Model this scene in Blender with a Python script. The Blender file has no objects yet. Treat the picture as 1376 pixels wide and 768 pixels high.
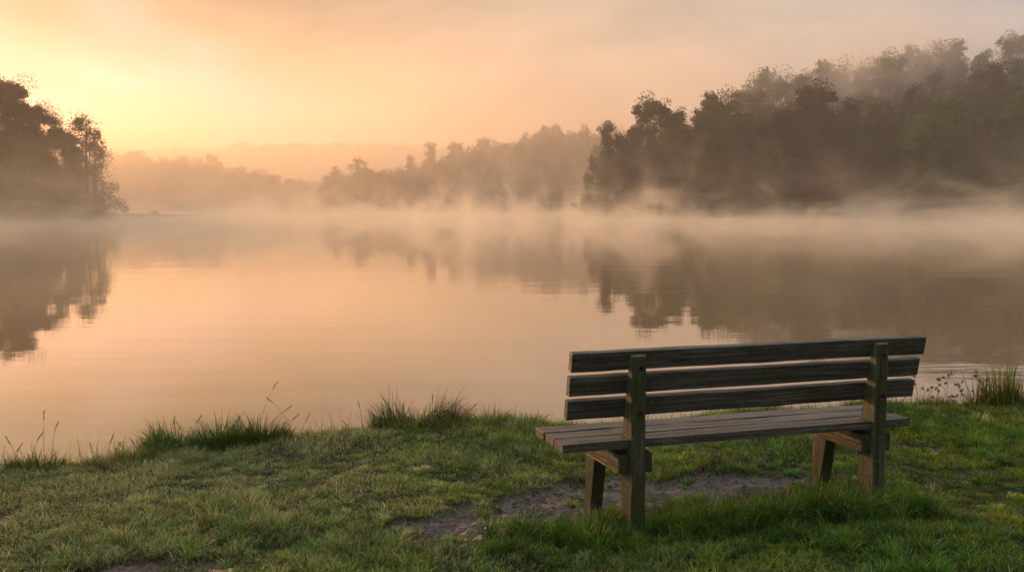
import bpy, bmesh, math, random
import numpy as np
from mathutils import Vector, Matrix
R = math.radians
rng = np.random.default_rng(7)
random.seed(7)

# ------------------------------------------------------------------ camera
SC = bpy.context.scene
COL = SC.collection
H, F, PITCH = 1.554, 1331.0, 0.0798
WATER = -0.40
cam_d = bpy.data.cameras.new('camera')
cam = bpy.data.objects.new('camera', cam_d)
COL.objects.link(cam)
cam.location = (0, 0, H)
cam.rotation_euler = (math.pi/2 - PITCH, 0, 0)
cam_d.sensor_width = 36
cam_d.lens = F/1376*36
cam_d.clip_end = 5000
cam_d.clip_start = 0.05
SC.camera = cam

# ------------------------------------------------------------------ sky, sun, exposure
SUN_AZ, SUN_EL = R(-33), R(8.0)
sun_dir = Vector((math.sin(SUN_AZ)*math.cos(SUN_EL), math.cos(SUN_AZ)*math.cos(SUN_EL), math.sin(SUN_EL)))
SKY_GAIN = 1.0
HAZE_DENSITY = 0.00078
SUN_STRENGTH = 3.4
world = bpy.data.worlds.new('World')
SC.world = world
world.use_nodes = True
wn, wl = world.node_tree.nodes, world.node_tree.links
wn.clear()

def build_world():
    out = wn.new('ShaderNodeOutputWorld')
    bg1 = wn.new('ShaderNodeBackground'); bg2 = wn.new('ShaderNodeBackground')
    add = wn.new('ShaderNodeMixShader'); add.inputs[0].default_value = .90   # fog cloud covers most of the clear sky
    sky = wn.new('ShaderNodeTexSky'); sky.sky_type = 'NISHITA'
    sky.sun_disc = False; sky.sun_elevation = SUN_EL; sky.sun_rotation = SUN_AZ
    sky.dust_density = 4
    wl.new(sky.outputs[0], bg1.inputs[0]); bg1.inputs[1].default_value = 0.05
    # fog-cloud layer lit by the low sun: colour by the angle from the sun's direction
    tc = wn.new('ShaderNodeTexCoord')
    nrm = wn.new('ShaderNodeVectorMath'); nrm.operation = 'NORMALIZE'
    wl.new(tc.outputs['Generated'], nrm.inputs[0])
    dot = wn.new('ShaderNodeVectorMath'); dot.operation = 'DOT_PRODUCT'
    glow_az, glow_el = R(-24), R(4.5)
    dot.inputs[1].default_value = (math.sin(glow_az)*math.cos(glow_el), math.cos(glow_az)*math.cos(glow_el), math.sin(glow_el))
    wl.new(nrm.outputs[0], dot.inputs[0])
    ac = wn.new('ShaderNodeMath'); ac.operation = 'ARCCOSINE'
    wl.new(dot.outputs['Value'], ac.inputs[0])
    dv = wn.new('ShaderNodeMath'); dv.operation = 'DIVIDE'; dv.inputs[1].default_value = math.pi
    wl.new(ac.outputs[0], dv.inputs[0])
    # cloud noise, stretched sideways
    mp = wn.new('ShaderNodeMapping'); mp.inputs['Scale'].default_value = (1.0, 1.0, 3.2)
    mp.inputs['Rotation'].default_value = (0, R(-14), 0); mp.inputs['Location'].default_value = (29.6, 10.4, 7.2)
    wl.new(nrm.outputs[0], mp.inputs[0])
    nz = wn.new('ShaderNodeTexNoise'); nz.inputs['Scale'].default_value = 2.6
    nz.inputs['Detail'].default_value = 4; nz.inputs['Roughness'].default_value = .48
    nz.inputs['Distortion'].default_value = .5
    wl.new(mp.outputs[0], nz.inputs['Vector'])
    ns = wn.new('ShaderNodeMath'); ns.operation = 'SUBTRACT'; ns.inputs[1].default_value = .5
    wl.new(nz.outputs[0], ns.inputs[0])
    nm = wn.new('ShaderNodeMath'); nm.operation = 'MULTIPLY'; nm.inputs[1].default_value = .22
    wl.new(ns.outputs[0], nm.inputs[0])
    ad = wn.new('ShaderNodeMath'); ad.operation = 'ADD'
    wl.new(dv.outputs[0], ad.inputs[0]); wl.new(nm.outputs[0], ad.inputs[1])
    rp = wn.new('ShaderNodeValToRGB')
    rp.color_ramp.interpolation = 'EASE'
    els = [(0.0, (.82, .59, .66)), (0.035, (.76, .50, .50)), (0.085, (.76, .47, .29)), (0.155, (.63, .455, .325)),
           (0.217, (.48, .405, .345)), (0.29, (.37, .37, .395)), (0.37, (.54, .53, .54)), (0.47, (1.12, 1.10, 1.02)), (0.60, (.60, .60, .60)), (0.70, (.13, .135, .14)), (1.0, (.06, .062, .065))]
    e = rp.color_ramp.elements
    e[0].position, e[0].color = els[0][0], (*els[0][1], 1)
    e[1].position, e[1].color = els[-1][0], (*els[-1][1], 1)
    for p, c in els[1:-1]:
        k = e.new(p); k.color = (*c, 1)
    wl.new(ad.outputs[0], rp.inputs[0])
    br = wn.new('ShaderNodeMapRange'); br.inputs[1].default_value = .3; br.inputs[2].default_value = .7
    br.inputs[3].default_value = 1.38; br.inputs[4].default_value = .62
    wl.new(nz.outputs[0], br.inputs[0])
    vm = wn.new('ShaderNodeVectorMath'); vm.operation = 'SCALE'
    wl.new(rp.outputs[0], vm.inputs[0]); wl.new(br.outputs[0], vm.inputs['Scale'])
    wl.new(vm.outputs[0], bg2.inputs[0]); bg2.inputs[1].default_value = SKY_GAIN
    wl.new(bg1.outputs[0], add.inputs[1]); wl.new(bg2.outputs[0], add.inputs[2])
    wl.new(add.outputs[0], out.inputs['Surface'])
build_world()
sun_d = bpy.data.lights.new('sun', 'SUN')
sun_d.energy = SUN_STRENGTH; sun_d.angle = R(5); sun_d.color = (1.0, .48, .18)
sun = bpy.data.objects.new('sun', sun_d); COL.objects.link(sun)
sun.rotation_euler = (-sun_dir).to_track_quat('-Z', 'Y').to_euler()
SC.view_settings.view_transform = 'Standard'
SC.view_settings.look = 'None'
SC.view_settings.gamma = 1
SC.view_settings.exposure = 0.26
SC.render.engine = 'CYCLES'
cy = SC.cycles
cy.use_denoising = True
cy.use_adaptive_sampling = True; cy.adaptive_threshold = .005; cy.adaptive_min_samples = 24
cy.max_bounces = 8; cy.diffuse_bounces = 3; cy.glossy_bounces = 3
cy.transmission_bounces = 3; cy.volume_bounces = 2; cy.transparent_max_bounces = 6
cy.volume_max_steps = 256
cy.sample_clamp_indirect = 4

# ------------------------------------------------------------------ helpers
def tag(o, label=None, cat=None, group=None, kind=None):
    for k, v in (('label', label), ('category', cat), ('group', group), ('kind', kind)):
        if v: o[k] = v
    return o
def empty(name, loc=(0, 0, 0), rz=0):
    o = bpy.data.objects.new(name, None); COL.objects.link(o)
    o.location = loc; o.rotation_euler = (0, 0, rz); o.empty_display_size = .2
    return o
def link_mesh(name, me, mat=None, parent=None, loc=None):
    o = bpy.data.objects.new(name, me); COL.objects.link(o)
    if mat is not None and not me.materials: me.materials.append(mat)
    if parent: o.parent = parent
    if loc is not None: o.location = loc
    return o
def mesh_np(name, V, loops, counts, cols=None, smooth=False):
    me = bpy.data.meshes.new(name)
    V = np.asarray(V, np.float32); loops = np.asarray(loops, np.int32).ravel(); counts = np.asarray(counts, np.int32)
    me.vertices.add(len(V)); me.vertices.foreach_set('co', V.ravel())
    me.loops.add(len(loops)); me.loops.foreach_set('vertex_index', loops)
    me.polygons.add(len(counts))
    st = np.zeros(len(counts), np.int32); st[1:] = np.cumsum(counts)[:-1]
    me.polygons.foreach_set('loop_start', st)
    me.polygons.foreach_set('use_smooth', np.full(len(counts), smooth))
    me.update(calc_edges=True)
    if cols is not None:
        a = me.color_attributes.new('tint', 'FLOAT_COLOR', 'POINT')
        c = np.ones((len(V), 4), np.float32); c[:, :cols.shape[1]] = cols
        a.data.foreach_set('color', c.ravel())
    return me
def px(x, y, z=0.0):
    'ground point (height z) seen at photo pixel x, y'
    dx, dy = (x-688)/F, -(y-384)/F
    c, s = math.cos(PITCH), math.sin(PITCH)
    d = (dx, c + dy*s, -s + dy*c)
    t = (z-H)/d[2]
    return d[0]*t, d[1]*t
def at(x, d):
    'world x of pixel column x at distance d'
    return (x-688)/F*d
# value noise
_tab = np.random.default_rng(3).random((256, 256))
def vnoise(x, y):
    xi = np.floor(x).astype(int); yi = np.floor(y).astype(int)
    fx = x-xi; fy = y-yi
    fx = fx*fx*(3-2*fx); fy = fy*fy*(3-2*fy)
    a = _tab[xi & 255, yi & 255]; b = _tab[(xi+1) & 255, yi & 255]
    c = _tab[xi & 255, (yi+1) & 255]; d = _tab[(xi+1) & 255, (yi+1) & 255]
    return (a*(1-fx)+b*fx)*(1-fy) + (c*(1-fx)+d*fx)*fy
def fbm(x, y, o=4):
    s = 0; a = .5; t = 0
    for i in range(o):
        s = s + a*vnoise(x*2**i+17.3*i, y*2**i+5.1*i); t += a; a *= .5
    return s/t
def sstep(a, b, x):
    t = np.clip((x-a)/(b-a), 0, 1); return t*t*(3-2*t)

# ------------------------------------------------------------------ materials
def mat(name):
    m = bpy.data.materials.new(name); m.use_nodes = True
    nt = m.node_tree; nt.nodes.clear()
    out = nt.nodes.new('ShaderNodeOutputMaterial')
    return m, nt, nt.nodes, nt.links, out
def ramp(nodes, stops):
    r = nodes.new('ShaderNodeValToRGB'); e = r.color_ramp.elements
    e[0].position = stops[0][0]; e[0].color = (*stops[0][1], 1)
    e[1].position = stops[-1][0]; e[1].color = (*stops[-1][1], 1)
    for p, c in stops[1:-1]:
        k = e.new(p); k.color = (*c, 1)
    return r
def leafy(name, base=None, trans=.35, rough=.55, var=.35, attr=True, tcol=(1.3, 1.2, .6), spec=.3):
    m, nt, N, L, out = mat(name)
    pr = N.new('ShaderNodeBsdfPrincipled'); tr = N.new('ShaderNodeBsdfTranslucent'); mx = N.new('ShaderNodeMixShader')
    mx.inputs[0].default_value = trans
    pr.inputs['Roughness'].default_value = rough
    pr.inputs['Specular IOR Level'].default_value = spec
    at_ = N.new('ShaderNodeAttribute'); at_.attribute_name = 'tint'
    col = at_.outputs['Color']
    if base:
        mb = N.new('ShaderNodeMix'); mb.data_type = 'RGBA'; mb.blend_type = 'MULTIPLY'; mb.inputs[0].default_value = 1
        mb.inputs[7].default_value = (*base, 1); L.new(col, mb.inputs[6]); col = mb.outputs[2]
    oi = N.new('ShaderNodeObjectInfo')
    hs = N.new('ShaderNodeHueSaturation')
    mr = N.new('ShaderNodeMapRange'); mr.inputs[3].default_value = 1-var; mr.inputs[4].default_value = 1+var
    L.new(oi.outputs['Random'], mr.inputs[0]); L.new(mr.outputs[0], hs.inputs['Value'])
    mh = N.new('ShaderNodeMapRange'); mh.inputs[3].default_value = .485; mh.inputs[4].default_value = .515
    ml = N.new('ShaderNodeMath'); ml.operation = 'FRACT'; mm = N.new('ShaderNodeMath'); mm.operation = 'MULTIPLY'; mm.inputs[1].default_value = 7.3
    L.new(oi.outputs['Random'], mm.inputs[0]); L.new(mm.outputs[0], ml.inputs[0]); L.new(ml.outputs[0], mh.inputs[0]); L.new(mh.outputs[0], hs.inputs['Hue'])
    L.new(col, hs.inputs['Color'])
    L.new(hs.outputs[0], pr.inputs['Base Color'])
    mt = N.new('ShaderNodeMix'); mt.data_type = 'RGBA'; mt.blend_type = 'MULTIPLY'; mt.inputs[0].default_value = 1
    mt.inputs[7].default_value = (*tcol, 1)
    L.new(hs.outputs[0], mt.inputs[6]); L.new(mt.outputs[2], tr.inputs[0])
    L.new(pr.outputs[0], mx.inputs[1]); L.new(tr.outputs[0], mx.inputs[2]); L.new(mx.outputs[0], out.inputs[0])
    return m
M_leaf = leafy('foliage', (1, 1, 1))
M_grass = leafy('grass_blades', None, trans=.30, rough=.5, var=0, spec=.22)
def m_bark():
    m, nt, N, L, out = mat('bark')
    pr = N.new('ShaderNodeBsdfPrincipled'); nz = N.new('ShaderNodeTexNoise'); nz.inputs['Scale'].default_value = 3
    tc = N.new('ShaderNodeTexCoord'); mp = N.new('ShaderNodeMapping'); mp.inputs['Scale'].default_value = (3, 3, .5)
    L.new(tc.outputs['Object'], mp.inputs[0]); L.new(mp.outputs[0], nz.inputs['Vector'])
    r = ramp(N, [(.3, (.035, .026, .018)), (.7, (.11, .085, .06))]); L.new(nz.outputs[0], r.inputs[0])
    L.new(r.outputs[0], pr.inputs['Base Color']); pr.inputs['Roughness'].default_value = .9
    L.new(pr.outputs[0], out.inputs[0]); return m
M_bark = m_bark()

def m_ground():
    m, nt, N, L, out = mat('turf_and_soil')
    pr = N.new('ShaderNodeBsdfPrincipled')
    tc = N.new('ShaderNodeTexCoord')
    at_ = N.new('ShaderNodeAttribute'); at_.attribute_name = 'tint'   # r = mud, g = forest floor, b = wetness
    sp = N.new('ShaderNodeSeparateColor'); L.new(at_.outputs['Color'], sp.inputs[0])
    def nz(s, d=5, r=.6):
        n = N.new('ShaderNodeTexNoise'); n.inputs['Scale'].default_value = s; n.inputs['Detail'].default_value = d
        n.inputs['Roughness'].default_value = r; L.new(tc.outputs['Object'], n.inputs['Vector']); return n
    n1 = nz(5); n2 = nz(38, 6, .7); n3 = nz(1.3)
    turf = ramp(N, [(.3, (.008, .010, .003)), (.55, (.020, .024, .006)), (.75, (.045, .034, .012))]); L.new(n2.outputs[0], turf.inputs[0])
    mud = ramp(N, [(.30, (.026, .019, .016)), (.5, (.095, .075, .066)), (.72, (.21, .18, .165))]); L.new(n2.outputs[0], mud.inputs[0])
    mix = N.new('ShaderNodeMix'); mix.data_type = 'RGBA'
    L.new(sp.outputs[0], mix.inputs[0]); L.new(turf.outputs[0], mix.inputs[6]); L.new(mud.outputs[0], mix.inputs[7])
    mix2 = N.new('ShaderNodeMix'); mix2.data_type = 'RGBA'; mix2.inputs[7].default_value = (.035, .028, .016, 1)
    L.new(sp.outputs[1], mix2.inputs[0]); L.new(mix.outputs[2], mix2.inputs[6])
    L.new(mix2.outputs[2], pr.inputs['Base Color'])
    # wet sheen in hollows of the mud
    rr = N.new('ShaderNodeMapRange'); rr.inputs[1].default_value = .46; rr.inputs[2].default_value = .62
    rr.inputs[3].default_value = .20; rr.inputs[4].default_value = .75
    L.new(n1.outputs[0], rr.inputs[0])
    rm = N.new('ShaderNodeMix'); rm.data_type = 'FLOAT'; rm.inputs[2].default_value = .85
    L.new(sp.outputs[0], rm.inputs[0]); L.new(rr.outputs[0], rm.inputs[3]); L.new(rm.outputs[0], pr.inputs['Roughness'])
    b = N.new('ShaderNodeBump'); b.inputs['Strength'].default_value = .9; b.inputs['Distance'].default_value = .02
    L.new(n2.outputs[0], b.inputs['Height']); L.new(b.outputs[0], pr.inputs['Normal'])
    L.new(pr.outputs[0], out.inputs[0]); return m

def m_water():
    m, nt, N, L, out = mat('still_lake_water')
    tc = N.new('ShaderNodeTexCoord')
    def nz(sx, sy, d=2, r=.5):
        mp = N.new('ShaderNodeMapping'); mp.inputs['Scale'].default_value = (sx, sy, 1)
        L.new(tc.outputs['Object'], mp.inputs[0])
        n = N.new('ShaderNodeTexNoise'); n.inputs['Scale'].default_value = 1; n.inputs['Detail'].default_value = d
        n.inputs['Roughness'].default_value = r
        L.new(mp.outputs[0], n.inputs['Vector']); return n
    fine = nz(.9, 3.2, 3, .5); swell = nz(.10, .42, 2, .5); patch = nz(.03, .07, 2, .5)
    pm = N.new('ShaderNodeMapRange'); pm.inputs[1].default_value = .4; pm.inputs[2].default_value = .65
    pm.inputs[3].default_value = .35; pm.inputs[4].default_value = 1.0
    L.new(patch.outputs[0], pm.inputs[0])
    # a small patch of livelier ripples near the right-hand bank
    ds = N.new('ShaderNodeVectorMath'); ds.operation = 'DISTANCE'; ds.inputs[1].default_value = (5.6, 11.6, 0)
    L.new(tc.outputs['Object'], ds.inputs[0])
    dm = N.new('ShaderNodeMapRange'); dm.inputs[1].default_value = .3; dm.inputs[2].default_value = 1.5
    dm.inputs[3].default_value = 5.0; dm.inputs[4].default_value = 0.0; L.new(ds.outputs['Value'], dm.inputs[0])
    ps = N.new('ShaderNodeMath'); ps.operation = 'ADD'; L.new(pm.outputs[0], ps.inputs[0]); L.new(dm.outputs[0], ps.inputs[1])
    b1 = N.new('ShaderNodeBump'); b1.inputs['Distance'].default_value = .0032
    ml = N.new('ShaderNodeMath'); ml.operation = 'MULTIPLY'; L.new(fine.outputs[0], ml.inputs[0]); L.new(ps.outputs[0], ml.inputs[1])
    L.new(ml.outputs[0], b1.inputs['Height'])
    b2 = N.new('ShaderNodeBump'); b2.inputs['Distance'].default_value = .008
    L.new(swell.outputs[0], b2.inputs['Height']); L.new(b1.outputs[0], b2.inputs['Normal'])
    fr = N.new('ShaderNodeFresnel'); fr.inputs[0].default_value = 2.15
    L.new(b2.outputs[0], fr.inputs['Normal'])
    gl = N.new('ShaderNodeBsdfGlossy'); gl.inputs['Roughness'].default_value = .02; gl.inputs['Color'].default_value = (1, 1, 1, 1)
    df = N.new('ShaderNodeBsdfDiffuse'); df.inputs[0].default_value = (.24, .165, .085, 1)
    L.new(b2.outputs[0], gl.inputs['Normal'])
    mx = N.new('ShaderNodeMixShader'); L.new(fr.outputs[0], mx.inputs[0]); L.new(df.outputs[0], mx.inputs[1]); L.new(gl.outputs[0], mx.inputs[2])
    L.new(mx.outputs[0], out.inputs[0]); return m

def m_wood(name, axis, warm=0.0):
    'weathered timber, grain along axis'
    m, nt, N, L, out = mat(name)
    pr = N.new('ShaderNodeBsdfPrincipled'); tc = N.new('ShaderNodeTexCoord'); oi = N.new('ShaderNodeObjectInfo')
    off = N.new('ShaderNodeVectorMath'); off.operation = 'SCALE'; off.inputs[0].default_value = (13, 29, 7)
    L.new(oi.outputs['Random'], off.inputs['Scale'])
    ad = N.new('ShaderNodeVectorMath'); L.new(tc.outputs['Object'], ad.inputs[0]); L.new(off.outputs[0], ad.inputs[1])
    def nz(long, cross, d=6, r=.6, dist=0):
        mp = N.new('ShaderNodeMapping')
        mp.inputs['Scale'].default_value = tuple(long if i == axis else cross for i in range(3))
        L.new(ad.outputs[0], mp.inputs[0])
        n = N.new('ShaderNodeTexNoise'); n.inputs['Scale'].default_value = 1; n.inputs['Detail'].default_value = d
        n.inputs['Roughness'].default_value = r; n.inputs['Distortion'].default_value = dist
        L.new(mp.outputs[0], n.inputs['Vector']); return n
    grain = nz(2.2, 75, 6, .65, .25); streak = nz(1.6, 22, 4, .6, .4); blot = nz(4.5, 9, 5, .6); moss = nz(2.4, 5, 5, .62); crack = nz(1.3, 95, 3, .5, .6)
    base = ramp(N, [(.30, (.026, .023, .021)), (.5, (.112, .104, .094)), (.70, (.30, .275, .25))]); L.new(grain.outputs[0], base.inputs[0])
    st = ramp(N, [(.3, (.68, .66, .63)), (.6, (1, 1, 1))]); L.new(streak.outputs[0], st.inputs[0])
    m1 = N.new('ShaderNodeMix'); m1.data_type = 'RGBA'; m1.blend_type = 'MULTIPLY'; m1.inputs[0].default_value = .85
    L.new(base.outputs[0], m1.inputs[6]); L.new(st.outputs[0], m1.inputs[7])
    # algae
    mr = N.new('ShaderNodeMapRange'); mr.inputs[1].default_value = .28 if warm else .44; mr.inputs[2].default_value = .50 if warm else .66; mr.inputs[4].default_value = .75
    mr.inputs[4].default_value = .88 if warm else .7
    L.new(moss.outputs[0], mr.inputs[0])
    m2 = N.new('ShaderNodeMix'); m2.data_type = 'RGBA'; m2.inputs[7].default_value = (.050, .064, .014, 1) if warm else (.050, .062, .028, 1)
    L.new(mr.outputs[0], m2.inputs[0]); L.new(m1.outputs[2], m2.inputs[6])
    # dark damp blotches
    mb = N.new('ShaderNodeMapRange'); mb.inputs[1].default_value = .55; mb.inputs[2].default_value = .72; mb.inputs[4].default_value = .6
    L.new(blot.outputs[0], mb.inputs[0])
    m3 = N.new('ShaderNodeMix'); m3.data_type = 'RGBA'; m3.inputs[7].default_value = (.022, .02, .017, 1)
    L.new(mb.outputs[0], m3.inputs[0]); L.new(m2.outputs[2], m3.inputs[6])
    ck = N.new('ShaderNodeMapRange'); ck.inputs[1].default_value = .60; ck.inputs[2].default_value = .66; L.new(crack.outputs[0], ck.inputs[0])
    m4 = N.new('ShaderNodeMix'); m4.data_type = 'RGBA'; m4.inputs[7].default_value = (.012, .010, .008, 1)
    L.new(ck.outputs[0], m4.inputs[0]); L.new(m3.outputs[2], m4.inputs[6])
    # pale lichen specks
    li = N.new('ShaderNodeTexNoise'); li.inputs['Scale'].default_value = 55; li.inputs['Detail'].default_value = 4; L.new(ad.outputs[0], li.inputs['Vector'])
    lr = N.new('ShaderNodeMapRange'); lr.inputs[1].default_value = .62; lr.inputs[2].default_value = .68; lr.inputs[4].default_value = .65; L.new(li.outputs[0], lr.inputs[0])
    m5 = N.new('ShaderNodeMix'); m5.data_type = 'RGBA'; m5.inputs[7].default_value = (.20, .21, .16, 1)
    L.new(lr.outputs[0], m5.inputs[0]); L.new(m4.outputs[2], m5.inputs[6])
    L.new(m5.outputs[2], pr.inputs['Base Color'])
    pr.inputs['Roughness'].default_value = .48
    hb = N.new('ShaderNodeMath'); hb.operation = 'SUBTRACT'; L.new(grain.outputs[0], hb.inputs[0]); L.new(ck.outputs[0], hb.inputs[1])
    b = N.new('ShaderNodeBump'); b.inputs['Strength'].default_value = 1.0; b.inputs['Distance'].default_value = .006
    L.new(hb.outputs[0], b.inputs['Height']); L.new(b.outputs[0], pr.inputs['Normal'])
    L.new(pr.outputs[0], out.inputs[0]); return m
def m_plain(name, c, rough=.6, metal=0):
    m, nt, N, L, out = mat(name)
    pr = N.new('ShaderNodeBsdfPrincipled'); nz = N.new('ShaderNodeTexNoise'); nz.inputs['Scale'].default_value = 60
    tc = N.new('ShaderNodeTexCoord'); L.new(tc.outputs['Object'], nz.inputs['Vector'])
    r = ramp(N, [(.3, tuple(v*.5 for v in c)), (.7, tuple(v*1.3 for v in c))]); L.new(nz.outputs[0], r.inputs[0])
    L.new(r.outputs[0], pr.inputs['Base Color']); pr.inputs['Roughness'].default_value = rough; pr.inputs['Metallic'].default_value = metal
    L.new(pr.outputs[0], out.inputs[0]); return m

# ------------------------------------------------------------------ terrain
LIPPX = [(-300, 640), (-100, 626), (0, 621), (130, 619), (200, 603), (290, 592), (400, 590), (480, 581), (600, 575), (720, 571),
         (860, 566), (1000, 560), (1120, 552), (1230, 546), (1376, 542), (1700, 530)]
_lp = np.array([px(a, b) for a, b in LIPPX]); _lp = _lp[np.argsort(_lp[:, 0])]
def lip(x):
    x = np.asarray(x, float)
    return np.interp(x, _lp[:, 0], _lp[:, 1]) + .10*(fbm(x*1.7+40, x*0+3.3, 3)-.5) - np.maximum(np.abs(x-.5)-9, 0)*.25
LANDS = {  # polygons, height function
    'right': [(12, 192), (16, 184), (30, 181), (60, 180), (90, 178), (130, 172), (240, 160), (420, 120), (690, 120), (690, 520), (120, 420), (40, 330), (26, 250), (16, 205)],
    'middle': [(-66, 352), (-40, 345), (0, 340), (60, 340), (250, 350), (400, 700), (-60, 700), (-88, 440)],
    'left': [(-60, 209), (-78, 203), (-81, 190), (-76, 165), (-71, 140), (-74, 120), (-110, 95), (-240, 60), (-500, 40), (-500, 330), (-140, 260), (-88, 213)],
    'back': [(-90, 396), (-150, 392), (-300, 380), (-600, 330), (-690, 330), (-690, 690), (-120, 690), (-85, 480)],
    'far': [(-690, 690), (690, 640), (690, 1050), (-690, 1050)],
}
def sdist(poly, x, y):
    P = np.array(poly, float); n = len(P)
    d = np.full(x.shape, 1e9); ins = np.zeros(x.shape, bool)
    for i in range(n):
        ax, ay = P[i]; bx, by = P[(i+1) % n]
        ex, ey = bx-ax, by-ay
        t = np.clip(((x-ax)*ex+(y-ay)*ey)/(ex*ex+ey*ey), 0, 1)
        d = np.minimum(d, np.hypot(x-ax-t*ex, y-ay-t*ey))
        c = ((ay > y) != (by > y)) & (x < (bx-ax)*(y-ay)/(by-ay+1e-12)+ax)
        ins ^= c
    return np.where(ins, d, -d)
MUD = [((545, 706), .14), ((620, 706), .22), ((700, 680), .27), ((790, 660), .32), ((880, 655), .36), ((960, 650), .32), ((1060, 642), .22)]
_mp = [(px(*p), r) for p, r in MUD]
def mudmask(x, y):
    m = np.full(x.shape, -9.)
    for (a, ra), (b, rb) in zip(_mp[:-1], _mp[1:]):
        ex, ey = b[0]-a[0], b[1]-a[1]
        t = np.clip(((x-a[0])*ex+(y-a[1])*ey)/(ex*ex+ey*ey), 0, 1)
        m = np.maximum(m, 1-np.hypot(x-a[0]-t*ex, y-a[1]-t*ey)/(ra+t*(rb-ra)))
    for (qx, qy), rx, ry in ((px(225, 764), .34, .20), (px(1235, 597), .17, .09), (px(1160, 604), .10, .05)):
        m = np.maximum(m, 1-np.hypot((x-qx)/rx, (y-qy)/ry))
    m = m + 1.5*(fbm(x*7+9, y*7+2, 4)-.5)
    return sstep(-.03, .16, m)
def ground_z(x, y):
    x = np.asarray(x, float); y = np.asarray(y, float)
    near = .035*(fbm(x*1.1+3, y*1.1, 3)-.5)*2 + .03*(fbm(x*5, y*5+8, 3)-.5)
    L = lip(x)
    md = mudmask(x, y)
    near = near - .02*md + md*(.055*(fbm(x*15, y*15, 5)-.5)-.018*sstep(.50, .58, fbm(x*13+7, y*19+4, 3)))
    near = near + .05*np.exp(-((y-L+.25)/.3)**2)*sstep(.35, .6, fbm(x*1.3+70, y*0+1, 3)) - .02
    drop = sstep(-.06, 1.0, y-L)
    z = near*(1-drop) - 1.5*drop
    z = np.where(y < -3, z-.0*y, z)
    far = np.full(x.shape, -1.5)
    m = (y > 30)
    if m.any():
        xx, yy = x[m], y[m]
        wob = 2.5*(fbm(xx*.09, yy*.09, 3)-.5)*2
        best = np.full(xx.shape, -1.5)
        for k, poly in LANDS.items():
            s = sdist(poly, xx, yy)+wob
            shore = WATER - .6 + 1.1*sstep(-3, 3, s)
            bumps = 2*(fbm(xx*.02+5, yy*.02, 3)-.5)*sstep(5, 40, s)
            if k == 'right': hill = np.clip(.20*(xx-4), 1, 42)*sstep(0, 72, s)
            elif k == 'middle': hill = np.clip(19+.23*(xx-14), 0, 19)*sstep(0, 80, s)
            elif k == 'left': hill = 3*sstep(0, 40, s)
            elif k == 'back': hill = 13*sstep(0, 80, s)
            else: hill = np.clip(40-.035*np.abs(xx+180), 14, 40)*sstep(0, 160, s)
            hh = np.where(s > -4, shore+(hill+bumps)*(s > 0), -1.5)
            best = np.maximum(best, hh)
        far[m] = best
    return np.where(y > 30, far, np.maximum(z, -1.5))

def axis_pts(lo, hi, step, far_lo, far_hi, grow=1.13, cap=14):
    mid = list(np.arange(lo, hi, step))
    a = []; s = step; v = lo
    while v > far_lo:
        s = min(s*grow, cap); v -= s; a.append(v)
    b = []; s = step; v = mid[-1]
    while v < far_hi:
        s = min(s*grow, cap); v += s; b.append(v)
    return np.array(a[::-1]+mid+b)
xs = axis_pts(-4.6, 5.6, .02, -690, 690, cap=7)
ys = axis_pts(3.0, 8.6, .016, -40, 1080, cap=5)
GX, GY = np.meshgrid(xs, ys, indexing='xy')
GZ = ground_z(GX.ravel(), GY.ravel()).reshape(GX.shape)
nx, ny = len(xs), len(ys)
idx = np.arange(nx*ny).reshape(ny, nx)
quads = np.stack([idx[:-1, :-1], idx[:-1, 1:], idx[1:, 1:], idx[1:, :-1]], -1).reshape(-1, 4)
tint = np.zeros((nx*ny, 3)); tint[:, 0] = mudmask(GX.ravel(), GY.ravel()); tint[:, 1] = (GY.ravel() > 30)
M_ground = m_ground()
ground = link_mesh('ground', mesh_np('ground', np.stack([GX, GY, GZ], -1).reshape(-1, 3), quads, np.full(len(quads), 4), tint, True), M_ground)
tag(ground, kind='structure')
M_water = m_water()
wv = [(-680, 5, WATER), (680, 5, WATER), (680, 700, WATER), (-680, 700, WATER)]
water = link_mesh('water', mesh_np('water', wv, [[0, 1, 2, 3]], [4]), M_water)
tag(water, kind='structure')

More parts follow.
